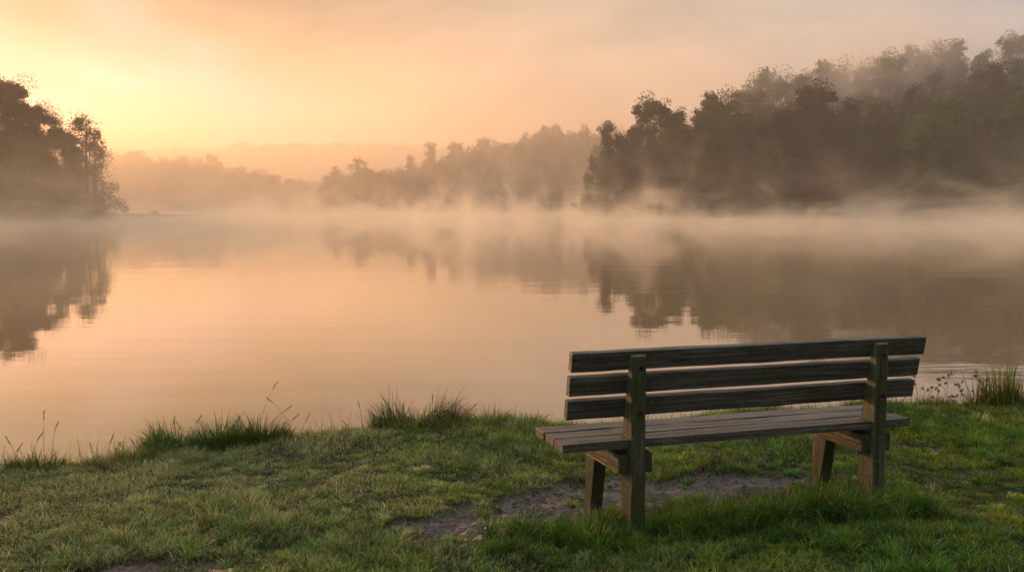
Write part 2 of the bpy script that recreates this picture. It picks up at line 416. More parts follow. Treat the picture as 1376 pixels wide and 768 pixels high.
# ------------------------------------------------------------------ haze and mist
def box_mesh(name, lo, hi):
    bm = bmesh.new(); bmesh.ops.create_cube(bm, size=1)
    for v in bm.verts:
        v.co = Vector([lo[i]+(v.co[i]+.5)*(hi[i]-lo[i]) for i in range(3)])
    me = bpy.data.meshes.new(name); bm.to_mesh(me); bm.free(); return me
def m_haze():
    m, nt, N, L, out = mat('morning_haze')
    v = N.new('ShaderNodeVolumePrincipled')
    v.inputs['Color'].default_value = (.98, .91, .84, 1)
    v.inputs['Density'].default_value = HAZE_DENSITY
    v.inputs['Anisotropy'].default_value = .45
    L.new(v.outputs[0], out.inputs['Volume']); return m
haze = link_mesh('haze', box_mesh('haze', (-705, -50, -2.6), (705, 1095, 66)), m_haze())
tag(haze, kind='stuff')
def m_mist():
    m, nt, N, L, out = mat('lake_mist')
    v = N.new('ShaderNodeVolumePrincipled')
    v.inputs['Color'].default_value = (.99, .91, .78, 1)
    v.inputs['Anisotropy'].default_value = .48
    g = N.new('ShaderNodeNewGeometry')
    sx = N.new('ShaderNodeSeparateXYZ'); L.new(g.outputs['Position'], sx.inputs[0])
    mp = N.new('ShaderNodeMapping'); mp.inputs['Scale'].default_value = (.19, .036, .17)
    L.new(g.outputs['Position'], mp.inputs[0])
    nz = N.new('ShaderNodeTexNoise'); nz.inputs['Scale'].default_value = 1; nz.inputs['Detail'].default_value = 4
    nz.inputs['Roughness'].default_value = .62; nz.inputs['Distortion'].default_value = .9
    L.new(mp.outputs[0], nz.inputs['Vector'])
    # height at which a wisp dies out follows the noise
    def math_(op, a, b):
        n = N.new('ShaderNodeMath'); n.operation = op
        for i, q in enumerate((a, b)):
            if isinstance(q, (int, float)): n.inputs[i].default_value = q
            elif q is not None: L.new(q, n.inputs[i])
        return n.outputs[0]
    h = math_('SUBTRACT', sx.outputs['Z'], WATER)
    nn = N.new('ShaderNodeMapRange'); nn.inputs[1].default_value = .49; nn.inputs[2].default_value = .74
    nn.inputs[3].default_value = 0; nn.inputs[4].default_value = 1; L.new(nz.outputs[0], nn.inputs[0])
    sc = math_('MULTIPLY_ADD', nn.outputs[0], 3.4); sc.node.inputs[2].default_value = .26
    fall = math_('EXPONENT', math_('MULTIPLY', math_('DIVIDE', h, sc), -1.0), None)
    low = math_('MULTIPLY', fall, .055)
    amt = math_('MULTIPLY_ADD', nn.outputs[0], 1.5); amt.node.inputs[2].default_value = .34
    dens = math_('MULTIPLY', low, amt)
    # thinner in the lee of the left-hand wood
    lb = N.new('ShaderNodeMapRange'); lb.inputs[1].default_value = -88; lb.inputs[2].default_value = -42; lb.inputs[3].default_value = .25; lb.inputs[4].default_value = 1; L.new(sx.outputs['X'], lb.inputs[0])
    dens = math_('MULTIPLY', dens, lb.outputs[0])
    # thin towards the near bank
    nb = N.new('ShaderNodeMapRange'); nb.inputs[1].default_value = 14; nb.inputs[2].default_value = 75; L.new(sx.outputs['Y'], nb.inputs[0])
    dens = math_('MULTIPLY', dens, nb.outputs[0])
    tp = N.new('ShaderNodeMapRange'); tp.inputs[1].default_value = 5; tp.inputs[2].default_value = 12.5; tp.inputs[3].default_value = 1; tp.inputs[4].default_value = 0
    L.new(h, tp.inputs[0])
    dens = math_('MULTIPLY', dens, tp.outputs[0])
    L.new(dens, v.inputs['Density'])
    L.new(v.outputs[0], out.inputs['Volume'])
    m.cycles.volume_step_rate = .15
    return m
mist = link_mesh('mist', box_mesh('mist', (-230, 14, WATER-.3), (240, 400, WATER+13)), m_mist())
tag(mist, kind='stuff')

def m_fog():
    m, nt, N, L, out = mat('hilltop_fog')
    v = N.new('ShaderNodeVolumePrincipled')
    v.inputs['Color'].default_value = (.98, .95, .93, 1); v.inputs['Anisotropy'].default_value = .5
    tc = N.new('ShaderNodeTexCoord')
    ln = N.new('ShaderNodeVectorMath'); ln.operation = 'LENGTH'
    mp = N.new('ShaderNodeMapping'); mp.inputs['Location'].default_value = (-1, -1, -1); mp.inputs['Scale'].default_value = (2, 2, 2)
    L.new(tc.outputs['Generated'], mp.inputs[0]); L.new(mp.outputs[0], ln.inputs[0])
    fo = N.new('ShaderNodeMapRange'); fo.inputs[1].default_value = .25; fo.inputs[2].default_value = 1.0
    fo.inputs[3].default_value = 1; fo.inputs[4].default_value = 0; L.new(ln.outputs['Value'], fo.inputs[0])
    nz = N.new('ShaderNodeTexNoise'); nz.inputs['Scale'].default_value = .055; nz.inputs['Detail'].default_value = 3
    L.new(tc.outputs['Object'], nz.inputs['Vector'])
    nr = N.new('ShaderNodeMapRange'); nr.inputs[1].default_value = .38; nr.inputs[2].default_value = .66; L.new(nz.outputs[0], nr.inputs[0])
    mu = N.new('ShaderNodeMath'); mu.operation = 'MULTIPLY'; L.new(fo.outputs[0], mu.inputs[0]); L.new(nr.outputs[0], mu.inputs[1])
    md = N.new('ShaderNodeMath'); md.operation = 'MULTIPLY'; md.inputs[1].default_value = .045; L.new(mu.outputs[0], md.inputs[0])
    L.new(md.outputs[0], v.inputs['Density']); L.new(v.outputs[0], out.inputs['Volume'])
    m.cycles.volume_step_rate = .6
    return m
def m_farfog():
    m, nt, N, L, out = mat('valley_fog')
    v = N.new('ShaderNodeVolumePrincipled')
    v.inputs['Color'].default_value = (.99, .90, .80, 1); v.inputs['Anisotropy'].default_value = .66
    g = N.new('ShaderNodeNewGeometry'); sx = N.new('ShaderNodeSeparateXYZ'); L.new(g.outputs['Position'], sx.inputs[0])
    a = N.new('ShaderNodeMapRange'); a.inputs[1].default_value = 205; a.inputs[2].default_value = 330; a.interpolation_type = 'SMOOTHSTEP'
    L.new(sx.outputs['Y'], a.inputs[0])
    h = N.new('ShaderNodeMapRange'); h.inputs[1].default_value = 8; h.inputs[2].default_value = 64; h.inputs[3].default_value = 1; h.inputs[4].default_value = .12
    L.new(sx.outputs['Z'], h.inputs[0])
    nz = N.new('ShaderNodeTexNoise'); nz.inputs['Scale'].default_value = .012; nz.inputs['Detail'].default_value = 3
    L.new(g.outputs['Position'], nz.inputs['Vector'])
    n = N.new('ShaderNodeMapRange'); n.inputs[1].default_value = .3; n.inputs[2].default_value = .7; n.inputs[3].default_value = .5; n.inputs[4].default_value = 1.5
    L.new(nz.outputs[0], n.inputs[0])
    last = a.outputs[0]
    for q in (h.outputs[0], n.outputs[0], None):
        mu = N.new('ShaderNodeMath'); mu.operation = 'MULTIPLY'; L.new(last, mu.inputs[0])
        if q is None: mu.inputs[1].default_value = .0050
        else: L.new(q, mu.inputs[1])
        last = mu.outputs[0]
    L.new(last, v.inputs['Density']); L.new(v.outputs[0], out.inputs['Volume'])
    m.cycles.volume_step_rate = .15
    return m
far_fog = link_mesh('far_fog', box_mesh('far_fog', (-698, 205, -2.4), (698, 1088, 64)), m_farfog())
tag(far_fog, kind='stuff')
fog = link_mesh('fog', box_mesh('fog', (26, 202, 11), (150, 246, 48)), m_fog())
tag(fog, kind='stuff')

# ------------------------------------------------------------------ trees
def tube(pts, rad, seg=6):
    'tapered tube; returns verts, quads'
    V = []; Q = []
    for i, (p, r) in enumerate(zip(pts, rad)):
        p = Vector(p)
        d = (Vector(pts[min(i+1, len(pts)-1)])-Vector(pts[max(i-1, 0)])).normalized()
        a = d.orthogonal().normalized(); b = d.cross(a)
        for k in range(seg):
            t = 2*math.pi*k/seg
            V.append(tuple(p+a*math.cos(t)*r+b*math.sin(t)*r))
    for i in range(len(pts)-1):
        for k in range(seg):
            Q.append((i*seg+k, i*seg+(k+1) % seg, (i+1)*seg+(k+1) % seg, (i+1)*seg+k))
    return V, Q
def leaf_quads(C, size, g, cols):
    'C (n,3) centres -> random oriented leaf-spray quads'
    n = len(C)
    a = g.normal(size=(n, 3)); a /= np.linalg.norm(a, axis=1)[:, None]
    b = g.normal(size=(n, 3)); b -= a*(a*b).sum(1)[:, None]; b /= np.linalg.norm(b, axis=1)[:, None]
    s = size*(.6+.8*g.random(n))[:, None]
    a *= s*.5; b *= s*.32
    V = np.stack([C-a, C+b*1.1-a*.1, C+a, C-b-a*.1], 1).reshape(-1, 3)
    return V, np.arange(4*n), np.full(n, 4), np.repeat(cols, 4, 0)
def crown_points(g, height, radius, base_frac, nclump, nleaf, shape, sparse=0.0, seed=0):
    'lobes inside an envelope, twig clumps over each lobe, leaves scattered softly round each twig clump'
    nl = max(16, nclump//3); lobes = []
    z0, z1 = height*base_frac, height
    # a stack of lobes down the middle keeps the crown whole; the rest bulge out of the envelope
    def prof(t):
        if shape == 'round': return math.sqrt(max(1-((t-.42)/.62)**2, .04))
        if shape == 'tall': return (math.sin(math.pi*min(1, t*.86+.12)))**.45
        if shape == 'cone': return (1-t)**.62*.90+.10
        return math.sqrt(max(1-abs(2*t-1.0)**2.4/1.25, .05))*(.86+.14*math.sin(9*t+seed))
    for t in np.linspace(.06, .90, 7):
        r = radius*(.26+.36*prof(t))
        lobes.append((np.array([.10*radius*g.normal(), .10*radius*g.normal(), min(z0+(z1-z0)*t, z1-r*.85)]), r))
    while len(lobes) < nl:
        t = g.random()**.85
        ang = g.random()*2*math.pi
        lob = .88+.14*math.sin(2*ang+seed)+.10*math.sin(5*ang+7*t+seed*2)
        r = radius*g.uniform(.22, .38)*(1-.30*t)
        rr = max(radius*prof(t)*lob-r*.8, 0)*g.uniform(.55, 1.0)
        lobes.append((np.array([rr*math.cos(ang), rr*math.sin(ang), z0+(z1-z0)*t*.90]), r))
    cs = []; P = []; CI = []
    sub = 14; per = max(6, int(nleaf/nl/sub))
    for c, r in lobes:
        lv = .8+.4*g.random(); w = g.random()*.4
        for _ in range(sub):
            d = g.normal(size=3); d /= np.linalg.norm(d); d *= r*(.32+.60*g.random()**.7)*np.array([1, 1, .85])
            sc = c+d; cs.append(sc)
            sr = r*(.18+.16*g.random())
            q = g.normal(size=(per, 3)); q *= np.minimum(1, 1.55/np.linalg.norm(q, axis=1))[:, None]; q = q*sr*np.array([1.05, 1.05, .85])
            P.append(sc+q)
            v = lv*(.8+.4*g.random())
            CI.append(np.tile([v*(1+w*.6), v*(1+w*.15), v*(1-w*.3)], (per, 1)))
    P = np.concatenate(P); CI = np.concatenate(CI)
    P[:, 2] = np.maximum(P[:, 2], 0)
    CI = CI*(.75+.5*g.random((len(P), 1)))
    return P, CI, np.array(cs)
def tree_meshes(kind, seed, height=18, radius=5.5, base=.16, shape='round', nclump=90, nleaf=9000, size=.42, col=(.045, .065, .020), lean=0):
    g = np.random.default_rng(seed)
    P, CI, cs = crown_points(g, height, radius, base, nclump, nleaf, shape, seed=seed)
    cols = CI*np.array(col)
    V, Lp, Cn, cc = leaf_quads(P, size, g, cols)
    crown = mesh_np(kind+'_crown', V, Lp, Cn, cc)
    VV = []; QQ = []
    def addt(p, r, s=6):
        v, q = tube(p, r, s); o = len(VV); VV.extend(v); QQ.extend([tuple(i+o for i in f) for f in q])
    r0 = height*.017
    tp = [(0, 0, -1.0), (0, 0, height*.04), (.1*g.normal(), .1*g.normal(), height*.3), (.25*g.normal(), .25*g.normal(), height*.62), (.3*g.normal(), .3*g.normal(), height*.9)]
    addt(tp, [r0*1.6, r0*1.15, r0*.85, r0*.5, r0*.12], 8)
    sel = g.choice(len(cs), min(22, len(cs)), replace=False)
    for i in sel:
        c = cs[i]; z0 = max(height*.12, c[2]*(.45+.2*g.random()))
        k = z0/(height*.9)
        st = np.array([np.interp(z0, [p[2] for p in tp], [p[0] for p in tp]), np.interp(z0, [p[2] for p in tp], [p[1] for p in tp]), z0])
        md = (st+c)/2+np.array([0, 0, -.04*height*.5]) + g.normal(size=3)*.2
        rb = r0*.42*(1-k*.6)
        addt([tuple(st), tuple(md), tuple(c)], [rb, rb*.65, rb*.2], 5)
    trunk = mesh_np(kind+'_trunk', VV, QQ, [4]*len(QQ), None, True)
    crown.materials.append(M_leaf); trunk.materials.append(M_bark)
    return crown, trunk
PROTO = {
    'oak_a': tree_meshes('oak_a', 11, 18, 6.2, .06, 'round', 110, 30000, .27),
    'oak_b': tree_meshes('oak_b', 12, 19, 5.8, .06, 'round', 100, 30000, .27, (.05, .07, .022)),
    'tall_a': tree_meshes('tall_a', 13, 21, 4.9, .06, 'tall', 90, 27000, .26, (.038, .058, .020)),
    'tall_b': tree_meshes('tall_b', 14, 20, 4.6, .05, 'tall', 95, 27000, .26, (.050, .072, .020)),
    'cone_a': tree_meshes('cone_a', 15, 19, 4.8, .02, 'cone', 95, 30000, .25, (.036, .055, .020)),
    'pale_a': tree_meshes('pale_a', 16, 16, 5.0, .05, 'round', 80, 26000, .27, (.085, .13, .030)),
    'airy': tree_meshes('airy', 27, 15.5, 4.9, .03, 'round', 96, 13000, .19, (.055, .060, .020)),
    'big': tree_meshes('big', 18, 20, 6.6, .04, 'round', 150, 52000, .21, (.040, .048, .018)),
    'bush': tree_meshes('bush', 19, 4.5, 3.4, .0, 'round', 40, 6000, .24, (.05, .06, .022)),
}
used = set()
def tree(kind, x, y, h, label, group=None, name='broadleaf_tree', cat='tree', rz=None, wide=1.0):
    crown, trunk = PROTO[kind]
    h0 = float(np.percentile([v.co.z for v in crown.vertices], 99.6)) if kind not in H0 else H0[kind]
    H0[kind] = h0
    z = float(ground_z(np.array([x]), np.array([y]))[0])
    r = empty(name, (x, y, z-.1), random.random()*6.28 if rz is None else rz)
    s = h/h0
    r.scale = (s*wide, s*wide, s)
    tag(r, label, cat, group)
    link_mesh('crown', crown, None, r); link_mesh('trunk', trunk, None, r)
    return r
H0 = {}
def tree_px(kind, pxx, d, top, label, group=None, **kw):
    'tree standing d metres out whose top reaches the height seen at photo row top'
    x = at(pxx, d)
    zt = H + (277.5-top)/F*d
    z = float(ground_z(np.array([x]), np.array([d]))[0])
    return tree(kind, x, d, max(zt-z+.1, 3), label, group, **kw)

# right shore: front row, individually recognisable
G_R = 'trees of the misty wood on the right shore'
front = [
 ('cone_a', 815, 188, 168, 'small pointed tree at the lakeside tip of the right wood', 'pointed_tree'),
 ('cone_a', 796, 192, 212, 'low narrow tree outermost beside the pointed tree on the right shore', 'pointed_tree'),
 ('oak_b', 872, 189, 136, 'tall round-topped tree rising just behind the pointed tree on right shore', 'broadleaf_tree'),
 ('oak_a', 838, 190, 182, 'leaning bushy tree between the pointed tree and the round-topped tree', 'broadleaf_tree'),
 ('tall_a', 905, 188, 152, 'slender dark tree right of the tall round-topped lakeside tree', 'broadleaf_tree'),
 ('pale_a', 908, 183, 195, 'short yellow-green tree at the water below the slender dark tree', 'broadleaf_tree'),
 ('oak_a', 948, 189, 150, 'broad dark tree where the right wood starts to climb', 'broadleaf_tree'),
 ('tall_b', 992, 187, 160, 'narrow front-row tree below the hazy round skyline crown', 'broadleaf_tree'),
 ('pale_a', 1030, 184, 190, 'low pale green tree at the water in the middle of right shore', 'broadleaf_tree'),
 ('tall_a', 1050, 188, 150, 'upright tree beside the dark flat-topped tree on the right slope', 'broadleaf_tree'),
 ('oak_b', 1092, 192, 118, 'dark flat-topped tree standing above its neighbours on the right slope', 'broadleaf_tree'),
 ('oak_a', 1135, 187, 158, 'wide rounded tree right of the dark flat-topped tree', 'broadleaf_tree'),
 ('tall_b', 1185, 186, 150, 'tall front tree with bare lower limbs above the right shore', 'broadleaf_tree'),
 ('pale_a', 1232, 184, 158, 'leaning green tree left of the large bright green tree', 'broadleaf_tree'),
 ('pale_a', 1275, 182, 134, 'large bright green tree on the shore near the right edge', 'broadleaf_tree'),
 ('oak_a', 1322, 186, 150, 'shaded tree between the two bright green trees at far right', 'broadleaf_tree'),
 ('pale_a', 1372, 180, 128, 'bright green tree cut by the right edge of the view', 'broadleaf_tree'),
 ('oak_b', 1425, 180, 130, None, 'broadleaf_tree'), ('tall_a', 1480, 178, 135, None, 'broadleaf_tree'),
 ('oak_a', 1540, 176, 140, None, 'broadleaf_tree'), ('oak_b', 1620, 172, 130, None, 'broadleaf_tree'),
]
for k, x, d, top, lab, nm in front:
    tree_px(k, x, d, top, lab or 'tree on the shore beyond the right edge of the view', G_R, name=nm)
sky_line = [
 ('oak_a', 962, 214, 128, 'hazy tree on the skyline above the broad dark tree'),
 ('oak_b', 1000, 226, 122, 'hazy low crown left of the round skyline crown'),
 ('oak_a', 1033, 232, 100, 'hazy round crown on the skyline in the middle of the right wood'),
 ('oak_b', 1076, 240, 104, 'hazy crown filling the dip between the two round skyline crowns'),
 ('oak_a', 1112, 246, 87, 'hazy wide crown on the skyline behind the dark flat-topped tree'),
 ('tall_a', 1152, 232, 94, 'narrow crown where the right skyline begins to rise steeply'),
 ('oak_b', 1186, 226, 78, 'rugged skyline tree left of the broad twin-topped crown'),
 ('oak_a', 1226, 236, 68, 'skyline tree forming the left half of the broad twin-topped crown'),
 ('oak_a', 1268, 240, 61, 'skyline tree forming the right half of the broad twin-topped crown'),
 ('tall_b', 1308, 236, 74, 'lower skyline tree in the notch before the far right crown'),
 ('oak_b', 1350, 232, 53, 'highest skyline tree at the right edge of the wood'),
]
for k, x, d, top, lab in sky_line:
    tree_px(k, x, d, top, lab, G_R)
kinds = ['oak_a', 'oak_b', 'tall_a', 'tall_b', 'oak_a', 'cone_a']
fill = []
for row, (d0, n) in enumerate(((197, 22), (208, 22), (219, 20), (231, 18))):
    for i in range(n):
        p = 868+row*32+(1700-868-row*32)*(i+.5*(row % 2)+.3*random.random())/n
        fill.append((p, d0+random.uniform(-3, 3), row))
sky_px = [(780, 240), (820, 185), (870, 158), (900, 160), (950, 142), (1000, 130), (1030, 113), (1110, 100), (1150, 96), (1200, 86), (1260, 74), (1376, 66), (1700, 60)]
for p, d, row in fill:
    x = at(p, d); z = float(ground_z(np.array([x]), np.array([d]))[0])
    lim = np.interp(p, [a for a, b in sky_px], [b for a, b in sky_px])+random.uniform(0, 14)
    h = min(random.uniform(15, 20), H+(277.5-lim)/F*d-z)
    if h < 6: continue
    inview = p < 1400
    tree(random.choice(kinds), x, d, h, 'tree packed in the body of the right wood, showing only part of its crown' if inview else 'tree of the same wood beyond the right edge of the view',
         'crowns packed in the body of the right wood' if inview else G_R)
for i in range(26):
    p = 795+i*24+random.uniform(-8, 8); d = np.interp(p, [790, 1376, 1700], [187, 180, 172])-1.0+random.uniform(0, 2)
    tree('bush', at(p, d), d, random.uniform(2.5, 5), 'dark bush at the waterline under the right wood, half lost in mist', 'bushes along the right waterline', name='shrub', cat='shrub')

# left bank
G_L = 'trees of the dark wood on the left bank'
left = [
 ('big', 18, 150, 110, 'tallest tree of the left bank, golden light through its top'),
 ('big', -35, 146, 108, 'broad dark tree cut by the left edge of the view'),
 ('big', 60, 157, 145, 'mid-height dark tree stepping down right of the tallest left tree'),
 ('big', 92, 164, 178, 'lower dark tree directly behind the airy spreading tree'),
 ('airy', 121, 168, 157, 'airy spreading tree at the tip of the left bank, sky through its leaves'),
 ('airy', 132, 172, 190, 'thin side crown leaning over the water beside the airy tree'),
 ('big', 30, 140, 190, 'low front tree below the tallest tree on the left bank'),
 ('big', -10, 137, 180, 'low front tree near the left edge of the view'),
 ('big', 70, 150, 215, 'squat leafy tree at the water in the middle of the left bank'),
]
for k, x, d, top, lab in left:
    tree_px(k, x, d, top, lab, G_L, name='spreading_tree' if k == 'airy' else 'broadleaf_tree', wide=1.10 if k == 'airy' else 1.0)
for i, (p, d, top) in enumerate([(-90, 150, 112), (-150, 140, 105), (-220, 130, 100), (-300, 120, 90), (-60, 160, 120), (-120, 165, 118), (0, 170, 130), (45, 175, 170), (-180, 160, 110)]):
    tree_px('big', p, d, top, 'tree of the left wood standing beyond the left edge or behind its front trees', G_L)
for i in range(13):
    p = -90+i*17.5+random.uniform(-5, 5); d = np.interp(p, [-90, 0, 60, 130], [128, 137, 152, 176])+1.5
    tree('bush', at(p, d), d, random.uniform(3, 6), 'dark bush overhanging the water along the left bank', 'bushes along the left bank', name='shrub', cat='shrub')
tree('bush', *(-79.5, 204.5), 1.6, 'tiny low bush near the end of the left spit', None, name='shrub', cat='shrub')
tree('bush', *(-74, 205.5), 1.3, 'small bump of scrub on the thin spit left of the open water', None, name='shrub', cat='shrub')

# distinct trees on the far shores
tree_px('airy', 481, 356, 213, 'hazy slender tree standing alone at the low end of the middle hill')
tree_px('cone_a', 579, 400, 194, 'hazy thin pointed tree on the ridge of the middle hill', name='pointed_tree')
tree_px('cone_a', 552, 396, 211, 'hazy small pointed tree lower down the middle hill ridge', name='pointed_tree')
tree_px('oak_a', 735, 430, 171, 'hazy round crown on top of the middle hill')
tree_px('oak_b', 650, 420, 187, 'hazy crown halfway up the middle hill ridge')
tree_px('oak_b', 612, 415, 193, 'hazy crown just right of the thin pointed tree on the ridge')
tree_px('oak_a', 288, 470, 208, 'faint round crown on the golden ridge across the lake')
tree_px('oak_a', 180, 470, 205, 'faint crown at the left end of the golden ridge across the lake')

def wood_mass(name, label, region, spacing, n_leaf, size, hgt, seed, col):
    g = np.random.default_rng(seed)
    x0, x1, y0, y1, poly = region
    P = []; C = []
    X, Y = np.meshgrid(np.arange(x0, x1, spacing), np.arange(y0, y1, spacing))
    X = X.ravel()+g.uniform(-.4, .4, X.size)*spacing; Y = Y.ravel()+g.uniform(-.4, .4, Y.size)*spacing
    s = sdist(LANDS[poly], X, Y); k = s > 1.5; X, Y = X[k], Y[k]
    Z = ground_z(X, Y)
    for x, y, z in zip(X, Y, Z):
        h = hgt*g.uniform(.72, 1.18); r = spacing*g.uniform(.5, .75)
        n = n_leaf; nb = 9
        cb = g.normal(size=(nb, 3)); cb /= np.linalg.norm(cb, axis=1)[:, None]
        cb *= np.array([r*.62, r*.62, h*.30]); cb[:, 2] += h*.56
        cc = cb[g.integers(0, nb, n)]
        d = g.normal(size=(n, 3)); d /= np.linalg.norm(d, axis=1)[:, None]
        d *= np.array([r*.5, r*.5, h*.17])*(g.random(n)**.4)[:, None]
        q = cc+d
        # skirts to the ground
        kk = g.random(n) < .22
        q[kk, 2] = g.random(kk.sum())*h*.4
        P.append(q+np.array([x, y, z])); v = .8+.4*g.random()
        C.append(np.tile(np.array(col)*v, (n, 1)))
    P = np.concatenate(P); C = np.concatenate(C)
    V, Lp, Cn, cc = leaf_quads(P, size, g, C)
    o = link_mesh(name, mesh_np(name, V, Lp, Cn, cc), M_leaf)
    return tag(o, label, 'wood', kind='stuff')
wood_mass('distant_wood', 'hazy brown wood covering the middle hill across the lake', (-92, 140, 338, 480, 'middle'), 6.5, 900, .62, 15, 21, (.045, .06, .022))
wood_mass('golden_wood', 'golden hazy wood along the far left shore', (-330, -80, 378, 500, 'back'), 9, 800, .85, 13, 22, (.045, .06, .022))
wood_mass('faint_wood', 'faint ridge of woodland far behind the lake', (-420, 60, 720, 900, 'far'), 15, 500, 2.0, 15, 23, (.045, .06, .022))
wood_mass('hidden_wood', 'wooded ground between the taller trees of the right hill', (40, 300, 205, 300, 'right'), 8, 1100, .45, 13, 24, (.045, .06, .022))
#END_TREES

# ------------------------------------------------------------------ bench
TH = .309
BO = Vector((.5725, 4.657, 0))
bench = empty('park_bench', BO, TH)
tag(bench, 'weathered grey-green wooden bench facing the misty lake', 'bench')
W_long = m_wood('weathered_plank', 0); W_post = m_wood('weathered_post', 2, 1.0); W_beam = m_wood('weathered_beam', 1, 1.0)
M_bolt = m_plain('rusty_bolt', (.03, .022, .018), .5, .6)
def finish(bm, name, m, parent, bevel=.004, wob=.0015, cuts=0, axis=0, length=1):
    bmesh.ops.recalc_face_normals(bm, faces=bm.faces)
    bmesh.ops.bevel(bm, geom=[e for e in bm.edges if e.calc_face_angle(0) > .3], offset=bevel, segments=2, affect='EDGES', profile=.6)
    if cuts:
        lo = min(v.co[axis] for v in bm.verts); hi = max(v.co[axis] for v in bm.verts)
        for i in range(1, cuts):
            c = Vector((0, 0, 0)); c[axis] = lo+(hi-lo)*i/cuts
            n = Vector((0, 0, 0)); n[axis] = 1
            bmesh.ops.bisect_plane(bm, geom=bm.verts[:]+bm.edges[:]+bm.faces[:], plane_co=c, plane_no=n)
    ph = random.random()*50
    for v in bm.verts:
        t = v.co[axis]*3+ph
        off = wob*(math.sin(t*1.7)+.6*math.sin(t*4.1+1)+.4*math.sin(t*9.7))
        off2 = wob*(math.sin(t*2.3+2)+.5*math.sin(t*7.1))
        v.co[(axis+1) % 3] += off; v.co[(axis+2) % 3] += off2
        v.co += Vector([random.uniform(-1, 1)*.0007]*3)
    me = bpy.data.meshes.new(name); bm.to_mesh(me); bm.free()
    for p in me.polygons: p.use_smooth = False
    return link_mesh(name, me, m, parent)
def prism_bm(profile, lo, hi, axis):
    'extrude a 2D profile along axis (0: profile is (y,z); 1: (x,z); 2: (x,y))'
    bm = bmesh.new()
    def mk(p, t):
        c = [0, 0, 0]; o = [i for i in range(3) if i != axis]
        c[o[0]], c[o[1]] = p; c[axis] = t; return bm.verts.new(c)
    a = [mk(p, lo) for p in profile]; b = [mk(p, hi) for p in profile]
    bm.faces.new(a); bm.faces.new(b[::-1])
    n = len(profile)
    for i in range(n): bm.faces.new((a[i], b[i], b[(i+1) % n], a[(i+1) % n]))
    return bm
lean = .022/.1176
def back_board(z0, v0, u0, u1, hgt=.0930, th=.041, tw=0.0):
    def P(v, z): return (v0-lean*(z)+v, z0+z)
    prof = [(v0, z0), (v0+th, z0+.006), (v0+th-lean*hgt, z0+hgt+.006), (v0-lean*hgt, z0+hgt)]
    return finish(prism_bm(prof, u0, u1, 0), 'back_board', W_long, bench, .003, .0012, 24, 0)
back_board(.7728, .0585, -.289, 1.722)
back_board(.6551, .0805, -.292, 1.705)
back_board(.5376, .1025, -.296, 1.696)
# seat boards: the rear one is notched round the two posts
def seat_board(v0, u0, u1, notch=False, w=.1205):
    z0, z1 = .40, .44
    if notch:
        c = [(u0, v0)]
        for p in (0, 1.378): c += [(p-.003, v0), (p-.003, .128), (p+.0755, .128), (p+.0755, v0)]
        c += [(u1, v0), (u1, v0+w), (u0, v0+w)]
        # sharp notch corners: bevel only the long outer edges via small offset
        return finish(prism_bm(c, z0, z1, 2), 'seat_board', W_long, bench, .002, .001, 24, 0)
    return finish(prism_bm([(v0, z0), (v0+w, z0), (v0+w, z1), (v0, z1)], u0, u1, 0), 'seat_board', W_long, bench, .005, .0014, 24, 0)
seat_board(.019, -.3455, 1.612, True)
seat_board(.019+.137, -.341, 1.609)
seat_board(.019+2*.137, -.344, 1.606)
PW = .0725
def post(u):
    prof = [(0, -.25), (0, .845), (.012, .852), (.036, .846), (.117, .44), (.134, .355), (.131, .26), (.088, -.25)]
    o = finish(prism_bm(prof, u, u+PW, 0), 'post', W_post, bench, .004, .0012, 14, 2)
    for z in (.79, .575):
        bm = bmesh.new()
        bmesh.ops.create_cone(bm, cap_ends=True, segments=10, radius1=.0125, radius2=.009, depth=.012)
        bmesh.ops.rotate(bm, verts=bm.verts, matrix=Matrix.Rotation(math.pi/2, 3, 'X'))
        bmesh.ops.translate(bm, verts=bm.verts, vec=(u+PW*.62, -.003, z))
        me = bpy.data.meshes.new('bolt'); bm.to_mesh(me); bm.free(); link_mesh('bolt', me, M_bolt, o)
    return o
for u in (0, 1.378):
    post(u)
    for a, b in ((u-.056, u-.001), (u+PW+.001, u+PW+.050)):
        prof = [(.028, .275), (.028, .368), (.135, .370), (.160, .399), (.45, .399), (.45, .300), (.40, .275)]
        finish(prism_bm(prof, a, b, 0), 'crossbeam', W_beam, bench, .004, .001, 8, 1)
    prof = [(.335, .274), (.462, .274), (.462, -.25), (.398, -.25), (.385, .02)]
    finish(prism_bm(prof, u-.053, u+.015, 0), 'front_leg', W_post, bench, .004, .001, 10, 2)

